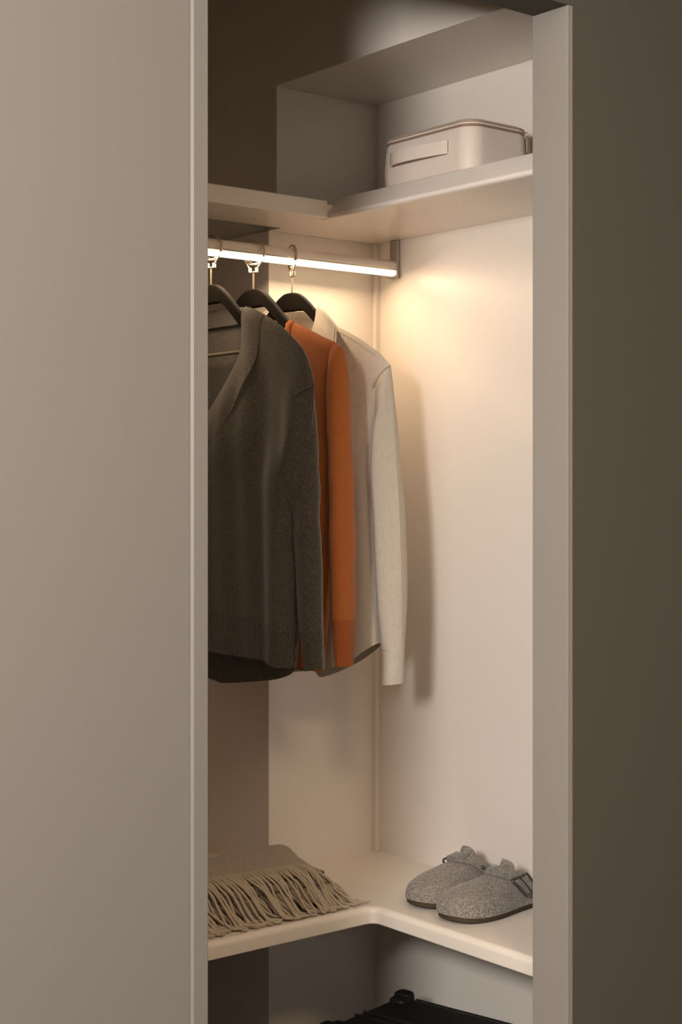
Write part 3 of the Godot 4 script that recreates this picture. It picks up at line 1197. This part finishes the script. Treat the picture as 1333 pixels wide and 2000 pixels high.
# ------------------------------------------------------------------ the folded throw
func build_throw() -> void:
	var by := 0.5930
	var t := thing("throw_blanket", "folded taupe throw blanket with long fringe on the lower shelf beside the door", "blanket", Vector3(-0.5, by, 0.15))
	# layers: rounded slabs, each a closed loft along x
	var layers := [[by + 0.0005, by + 0.030, -0.305, 0.050, 0.244], [by + 0.031, by + 0.050, -0.318, 0.060, 0.238], [by + 0.051, by + 0.070, -0.329, 0.078, 0.227]]
	for li in 3:
		var L = layers[li]
		var y0: float = L[0]
		var y1: float = L[1]
		var P := []
		for i in 46:
			var x := lerpf(-1.05, L[2], 1 - pow(1 - i / 45.0, 1.8))
			var e := clampf((L[2] - x) / 0.020, 0, 1)
			var round_end := sqrt(1 - pow(1 - e, 2.0))
			var row := PackedVector3Array()
			for k in 44:
				var th := TAU * k / 44
				var cz := signf(cos(th)) * pow(absf(cos(th)), 0.28)
				var sy := signf(sin(th)) * pow(absf(sin(th)), 0.55)
				var hz: float = (L[4] - L[3]) / 2
				var zz: float = (L[3] + L[4]) / 2 + cz * hz * (0.94 + 0.06 * round_end)
				# the front edge leans: further forward towards the right end
				var lean: float = 0.055 * (x + 0.45) + 0.015
				zz += lean * (0.5 + 0.5 * cz)
				var half := (y1 - y0) / 2 * (0.12 + 0.88 * round_end)
				var mid := y0 + half + (1 - round_end) * 0.0
				var y := mid + sy * half
				if li == 2 and sy > 0:
					var back := smoothstep(0.16, 0.08, zz)
					y += sy * (0.004 * back * round_end + 0.0016 * sin(x * 31.0 + zz * 9.0) * round_end - 0.007 * smoothstep(0.17, 0.245, zz))
				if li < 2 and sy > 0:
					y += 0.0014 * sin(x * 23.0 + li) * round_end
				row.append(Vector3(x + 0.034 * smoothstep(0.20, 0.09, zz) * smoothstep(-0.55, -0.33, x), y, zz))
			P.append(row)
		var b := MB.new()
		b.loft(P, true)
		commit(b, "folded_layer", M.throw, t)
	# fringe: twisted strands that run over the front edge and lie on the shelf
	for row in 2:
		var x := -1.035
		while x < -0.322:
			x += rng.randf_range(0.0052, 0.0084)
			var top := by + (0.069 if row == 0 else 0.036)
			var zf := 0.055 * (x + 0.45) + 0.015
			var sx := rng.randf_range(0.008, 0.034)
			var drop := rng.randf()
			var out := rng.randf_range(-0.014, 0.012)
			var c := []
			var rest := by + 0.0032 + rng.randf() * 0.004
			if row == 0:
				c = [Vector3(x - 0.004, top + 0.0015, 0.206 + zf), Vector3(x, top - 0.0015, 0.222 + zf), Vector3(x + sx * 0.22, top - 0.010, 0.240 + zf + out * 0.3),
					Vector3(x + sx * 0.45, by + 0.040 + drop * 0.008, 0.254 + zf + out * 0.6), Vector3(x + sx * 0.72, by + 0.018 + drop * 0.008, 0.267 + zf + out), Vector3(x + sx, rest, 0.281 + zf + out), Vector3(x + sx * 1.4 + rng.randf_range(-0.006, 0.008), rest - 0.0008, minf(0.300 + zf + out, 0.310))]
			else:
				c = [Vector3(x - 0.003, top - 0.002, 0.238 + zf), Vector3(x, top - 0.007, 0.252 + zf), Vector3(x + sx * 0.4, by + 0.017, 0.263 + zf + out * 0.5), Vector3(x + sx * 0.8, rest, 0.274 + zf + out),
					Vector3(x + sx * 1.5, rest - 0.0006, minf(0.294 + zf + out, 0.308))]
			if row == 0:
				for i in 3:
					c[i] += Vector3(0, -0.022 * smoothstep(-0.368, -0.335, x) * (1.0 - 0.2 * i), 0)
			if x > -0.347 and row == 0:
				continue
			if x > -0.362 and row == 0:
				var u := (x + 0.362) / 0.03
				for i in c.size():
					var f := float(i) / (c.size() - 1)
					c[i] += Vector3(0.030 * u * f, 0, -0.045 * u * f)
			var pts := spline(c, 15)
			var rad := PackedFloat32Array()
			var r0 := rng.randf_range(0.0024, 0.0030)
			for i in pts.size():
				pts[i] += Vector3(sin(i * 1.3 + x * 900.0), 0, cos(i * 1.1 + x * 700.0)) * 0.0007
				rad.append(r0 * (1.0 + 0.14 * sin(i * 2.4)) * (0.75 if i == pts.size() - 1 else 1.0))
			var b := MB.new()
			b.tube(pts, rad, 6)
			commit(b, "tassel", M.tassel, t)

# ------------------------------------------------------------------ clogs
func make_clog(toe: Vector3, yaw: float, side: float, label: String) -> void:
	# own axes: u from toe to heel, w to the outer side (side = +1 puts it at +w), up
	var t := thing("clog", label, "shoe", toe, "pair of grey felt clogs on the lower shelf")
	var L := 0.236
	var dir := Vector3(cos(yaw), 0, -sin(yaw))
	var lat := Vector3(sin(yaw), 0, cos(yaw))
	var at := func(u: float, w: float, y: float) -> Vector3:
		return toe + dir * (u * L) + lat * w + Vector3(0, y, 0)
	var us := [0.0, 0.0035, 0.009, 0.02, 0.06, 0.13, 0.25, 0.38, 0.5, 0.65, 0.8, 0.9, 0.96, 1.0]
	var wo := [0.0, 0.0085, 0.0138, 0.020, 0.034, 0.044, 0.050, 0.051, 0.047, 0.041, 0.037, 0.032, 0.022, 0.0]
	var wi := [0.0, 0.0082, 0.0132, 0.019, 0.031, 0.040, 0.045, 0.044, 0.039, 0.033, 0.032, 0.029, 0.020, 0.0]
	var half := func(u: float, s: float) -> float:
		return tab(us, wo if s * side > 0 else wi, u)
	# sole with small flutes round its edge
	var rows := []
	for lay in [[0.0005, 0.93], [0.0025, 0.985], [0.007, 1.0], [0.0115, 1.0], [0.014, 0.985]]:
		var ring := PackedVector3Array()
		for i in 120:
			var f := i / 120.0
			var s := 1.0 if f < 0.5 else -1.0
			var v := f * 2 if f < 0.5 else 2 - f * 2
			var u := 0.5 - 0.5 * cos(PI * v)
			var w: float = half.call(u, s) * s * lay[1]
			if lay[0] > 0.001 and lay[0] < 0.013:
				w *= 1.0 - 0.024 * (0.5 + 0.5 * cos(i * TAU / 3.0))
			var uu: float = 0.5 + (u - 0.5) * (0.985 if lay[1] < 0.97 else 1.0)
			var spring := 0.006 * pow(clampf(1 - u / 0.28, 0, 1), 2)
			ring.append(at.call(uu, w, lay[0] + spring))
		rows.append(ring)
	var b := MB.new()
	b.loft(rows, false)
	commit(b, "sole", M.sole, t)
	# footbed
	rows = []
	for lay in [[0.0138, 0.95], [0.0185, 0.95], [0.0195, 0.90]]:
		var ring := PackedVector3Array()
		for i in 60:
			var f := i / 60.0
			var s := 1.0 if f < 0.5 else -1.0
			var v := f * 2 if f < 0.5 else 2 - f * 2
			var u := 0.03 + 0.94 * (0.5 - 0.5 * cos(PI * v))
			ring.append(at.call(u, half.call(u, s) * s * lay[1], lay[0] + 0.006 * smoothstep(0.7, 1.0, u) + 0.006 * pow(clampf(1 - u / 0.28, 0, 1), 2)))
		rows.append(ring)
	b = MB.new()
	b.loft(rows, false)
	commit(b, "footbed", M.cork, t)
	# upper: a dome over the toe that opens in a slanted rim
	var hs_u := [0.0, 0.02, 0.06, 0.13, 0.25, 0.38, 0.48, 0.58, 0.66, 0.80, 1.0]
	var hs := [0.0, 0.021, 0.030, 0.037, 0.044, 0.049, 0.054, 0.058, 0.061, 0.061, 0.061]
	var skin := func(k: float, th: float, off: float) -> Vector3:
		var c := cos(th)
		var s := sin(th)
		var rim := lerpf(0.60, 0.86, pow(absf(c), 1.6))
		var u := rim * (k if k > 0 else 0.0)
		var sp := 0.006 * pow(clampf(1 - u / 0.28, 0, 1), 2)
		var hw: float = half.call(maxf(u, 0.0008), signf(c)) * (1.02 + 0.05 * s) + off
		var hh: float = tab(hs_u, hs, u) + off
		var pinch := lerpf(0.72, 1.05, smoothstep(0.15, 0.6, u))   # squarer at the toe, rounder at the instep
		var w := signf(c) * pow(absf(c), pinch) * hw
		var y := 0.0100 + hh * pow(s, 0.78 if u < 0.3 else lerpf(0.78, 0.95, smoothstep(0.3, 0.6, u)))
		return at.call(u - 0.016 * clampf(1.0 - u / 0.3, 0, 1), w, y + sp)
	var P := []
	for i in 41:
		var row := PackedVector3Array()
		for j in 49:
			row.append(skin.call(pow(i / 40.0, 1.25), PI * j / 48.0, 0.0))
		P.append(row)
	b = MB.new()
	b.grid(P.slice(0, 34), false, true)
	b.shell(P.slice(33), 0.004, true)
	var up := commit(b, "upper", M.felt, t)
	# raised tongue at the top of the vamp
	P = []
	for i in 9:
		var row := PackedVector3Array()
		for j in 17:
			var f := j / 16.0
			var th := lerpf(PI * 0.34, PI * 0.66, f)
			var base: Vector3 = skin.call(0.96, th, 0.001)
			var bump := sqrt(maxf(0, 1 - pow(2 * f - 1, 2)))
			row.append(base + (dir * 0.012 + Vector3(0, 0.018, 0)) * (i / 8.0) * bump)
		P.append(row)
	b = MB.new()
	b.shell(P, 0.004, true)
	commit(b, "tongue", M.felt, up)
	# strap over the instep with its buckle on the outer side
	P = []
	for i in 9:
		var f := i / 8.0
		var row := PackedVector3Array()
		for j in 41:
			var g := j / 40.0
			var th := lerpf(PI * 0.10, PI * 0.90, g)
			var kk := lerpf(0.76, 0.97, f)
			kk = lerpf(kk, lerpf(0.84, 0.96, f), pow(absf(2 * g - 1), 3.0))
			row.append(skin.call(kk, th, 0.0052 + 0.001 * sin(PI * f)))
		P.append(row)
	b = MB.new()
	b.shell(P, 0.0035, true)
	commit(b, "strap", M.felt, t)
	var tho := PI * 0.09 if side > 0 else PI * 0.91
	var tin := PI * 0.27 if side > 0 else PI * 0.73
	b = MB.new()
	var corners := []
	for e in [[0.76, tho], [0.74, tin], [1.0, tin], [0.98, tho]]:
		corners.append(skin.call(e[0], e[1], 0.0085))
	var loop := PackedVector3Array()
	for i in 4:
		for s in 6:
			loop.append(corners[i].lerp(corners[(i + 1) % 4], s / 6.0))
	loop.append(loop[0])
	b.tube(loop, 0.0021, 8)
	b.tube(PackedVector3Array([corners[0].lerp(corners[3], 0.5), corners[1].lerp(corners[2], 0.5)]), 0.0016, 6)
	commit(b, "buckle", M.metal_dark, t)
	# strap end beyond the buckle
	P = []
	for i in 7:
		var row := PackedVector3Array()
		for j in 9:
			var th := lerpf(tin, PI / 2 + (0.10 if side < 0 else -0.10) * PI * -1.0, j / 8.0)
			row.append(skin.call(lerpf(0.79, 0.94, i / 6.0), th, 0.0095))
		P.append(row)
	b = MB.new()
	b.shell(P, 0.003, (true if side > 0 else false))
	commit(b, "strap_end", M.felt, t)
	# rivet on the inner side
	b = MB.new()
	var rv: Vector3 = skin.call(0.84, PI * 0.80 if side > 0 else PI * 0.20, 0.007)
	b.rbox(rv, Vector3(0.008, 0.008, 0.008), 0.0038, 3)
	commit(b, "rivet", M.metal_dark, t)

func build_clogs() -> void:
	make_clog(Vector3(-0.252, 0.5922, 0.479), deg_to_rad(2), 1.0, "grey felt clog nearest the jamb, its buckle facing outwards")
	make_clog(Vector3(-0.234, 0.5922, 0.388), deg_to_rad(11), -1.0, "grey felt clog further back, half hidden behind the other clog")

# ------------------------------------------------------------------ zipped case
func rrect(cx: float, cz: float, hx: float, hz: float, rad: float, y: float) -> PackedVector3Array:
	var o := PackedVector3Array()
	for q in 4:
		var sx := 1.0 if q == 0 or q == 3 else -1.0
		var sz := 1.0 if q < 2 else -1.0
		for i in 9:
			var a := PI / 2 * (q + i / 8.0)
			o.append(Vector3(cx + sx * (hx - rad) + cos(a) * rad, y, cz + sz * (hz - rad) + sin(a) * rad))
	return o

func build_case() -> void:
	var by := 1.8826
	var t := thing("zipped_case", "beige zipped storage case with a side handle on the upper shelf", "case", Vector3(-0.13, by, 0.38))
	var cx := -0.138
	var cz := 0.381
	var hx := 0.076
	var hz := 0.122
	var rows := []
	for l in [[0.0, -0.008], [0.0015, -0.003], [0.005, 0.0], [0.03, 0.0012], [0.06, 0.0], [0.078, -0.0015], [0.080, -0.003]]:
		rows.append(rrect(cx, cz, hx + l[1], hz + l[1], 0.032, by + l[0]))
	var b := MB.new()
	b.loft(rows, true)
	commit(b, "body", M.case, t)
	rows = []
	for l in [[0.0845, -0.003], [0.087, -0.0015], [0.0905, -0.002], [0.0935, -0.007], [0.0950, -0.020], [0.0955, -0.045]]:
		rows.append(rrect(cx, cz, hx + l[1], hz + l[1], maxf(0.032 + l[1] * 0.5, 0.01), by + l[0]))
	b = MB.new()
	b.loft(rows, true)
	var lid := commit(b, "lid", M.case, t)
	rows = []
	for l in [[0.0795, -0.0045], [0.0805, -0.0028], [0.0840, -0.0028], [0.0850, -0.0045]]:
		rows.append(rrect(cx, cz, hx + l[1], hz + l[1], 0.030, by + l[0]))
	b = MB.new()
	b.loft(rows, true)
	commit(b, "zipper", M.zip, t)
	for l in [[0.0032, 0.0004, "piping"], [0.0885, -0.0012, "piping"]]:
		b = MB.new()
		var ring := rrect(cx, cz, hx + l[1], hz + l[1], 0.032, by + l[0])
		ring.append(ring[0])
		b.tube(ring, 0.0016, 6)
		commit(b, l[2], M.case_dark, t if l[0] < 0.05 else lid)
	# side handle: a flat strap bowed away from the left face
	var P := []
	for i in 25:
		var f := i / 24.0
		var z := lerpf(0.304, 0.450, f)
		var bow := 0.0145 * pow(sin(PI * pow(f, 0.6)), 0.7)
		var row := PackedVector3Array()
		for j in 5:
			row.append(Vector3(cx - hx - 0.0032 - bow, by + lerpf(0.0595, 0.0365, j / 4.0), z))
		P.append(row)
	b = MB.new()
	b.shell(P, 0.003, true)
	commit(b, "handle", M.case, t)
	# zip slider and pull at the near right corner
	b = MB.new()
	var px := Vector3(-0.077, by + 0.082, 0.492)
	b.rbox(px, Vector3(0.010, 0.006, 0.007), 0.0015, 2)
	b.tube(spline([px + Vector3(0.004, 0.003, 0.003), px + Vector3(0.008, 0.004, 0.006), px + Vector3(0.009, -0.004, 0.007), px + Vector3(0.005, -0.004, 0.005)], 10), 0.0011, 6)
	commit(b, "zip_slider", M.chrome, t)
	b = MB.new()
	b.rbox(px + Vector3(0.008, -0.019, 0.007), Vector3(0.008, 0.028, 0.003), 0.0012, 2)
	commit(b, "zip_pull", M.chrome, t)

# ------------------------------------------------------------------ black suitcase
func build_suitcase() -> void:
	var corner := Vector3(-0.134, 0.0, 0.24)
	var yaw := atan2(0.054, 0.255)
	var u := Vector3(sin(yaw), 0, cos(yaw))
	var w := Vector3(-cos(yaw), 0, sin(yaw))
	var turn := Basis(u, Vector3.UP, u.cross(Vector3.UP))
	var t := thing("suitcase", "black suitcase lying on its side on the floor under the lower shelf", "suitcase", corner + u * 0.16 + w * 0.13)
	var c := corner + u * 0.205 + w * 0.135
	var b := MB.new()
	b.rbox(c + Vector3(0, 0.194, 0), Vector3(0.41, 0.384, 0.27), 0.022, 4, turn)
	commit(b, "shell", M.black, t)
	b = MB.new()
	for s in [-1.0, 1.0]:
		b.rbox(c + w * (0.012 * s) + Vector3(0, 0.194, 0), Vector3(0.412, 0.387, 0.006), 0.003, 2, turn)
	commit(b, "zipper_band", M.black_soft, t)
	b = MB.new()
	for e in [[0.003, 0.03, 0.003, 0.38], [0.03, 0.003, 0.24, 0.003]]:
		var p0: Vector3 = corner + w * e[0] + u * e[1] + Vector3(0, 0.3800, 0)
		var p1: Vector3 = corner + w * e[2] + u * e[3] + Vector3(0, 0.3800, 0)
		b.tube(PackedVector3Array([p0, p1]), 0.0035, 8)
	commit(b, "piping", M.black_soft, t)
	for s in [[0.016, 0.380, 1.0], [0.236, 0.380, 1.0], [0.016, 0.018, -1.0], [0.236, 0.018, -1.0]]:
		b = MB.new()
		for part in 2:
			var o: Vector3 = corner + w * (s[0] + (0.0 if part == 0 else (0.022 if s[0] < 0.1 else -0.022))) + u * (0.012 + 0.006 * part) + Vector3(0, s[1] + (0.004 if part == 0 else 0.0) * s[2], 0)
			var rows := []
			for i in 5:
				var row := PackedVector3Array()
				var f: float = [1.0, 1.0, 0.95, 0.80, 0.55][i]
				for k in 20:
					var th := TAU * k / 20
					var cx := signf(cos(th)) * pow(absf(cos(th)), 0.6)
					var cy := signf(sin(th)) * pow(absf(sin(th)), 0.6)
					row.append(o + u * (cx * 0.018 * f) + w * (cy * 0.015 * f) + Vector3(0, [-0.012, 0.003, 0.009, 0.012, 0.013][i] * s[2], 0))
				rows.append(row)
			b.loft(rows, s[2] > 0)
		commit(b, "wheel_housing", M.black_soft, t)
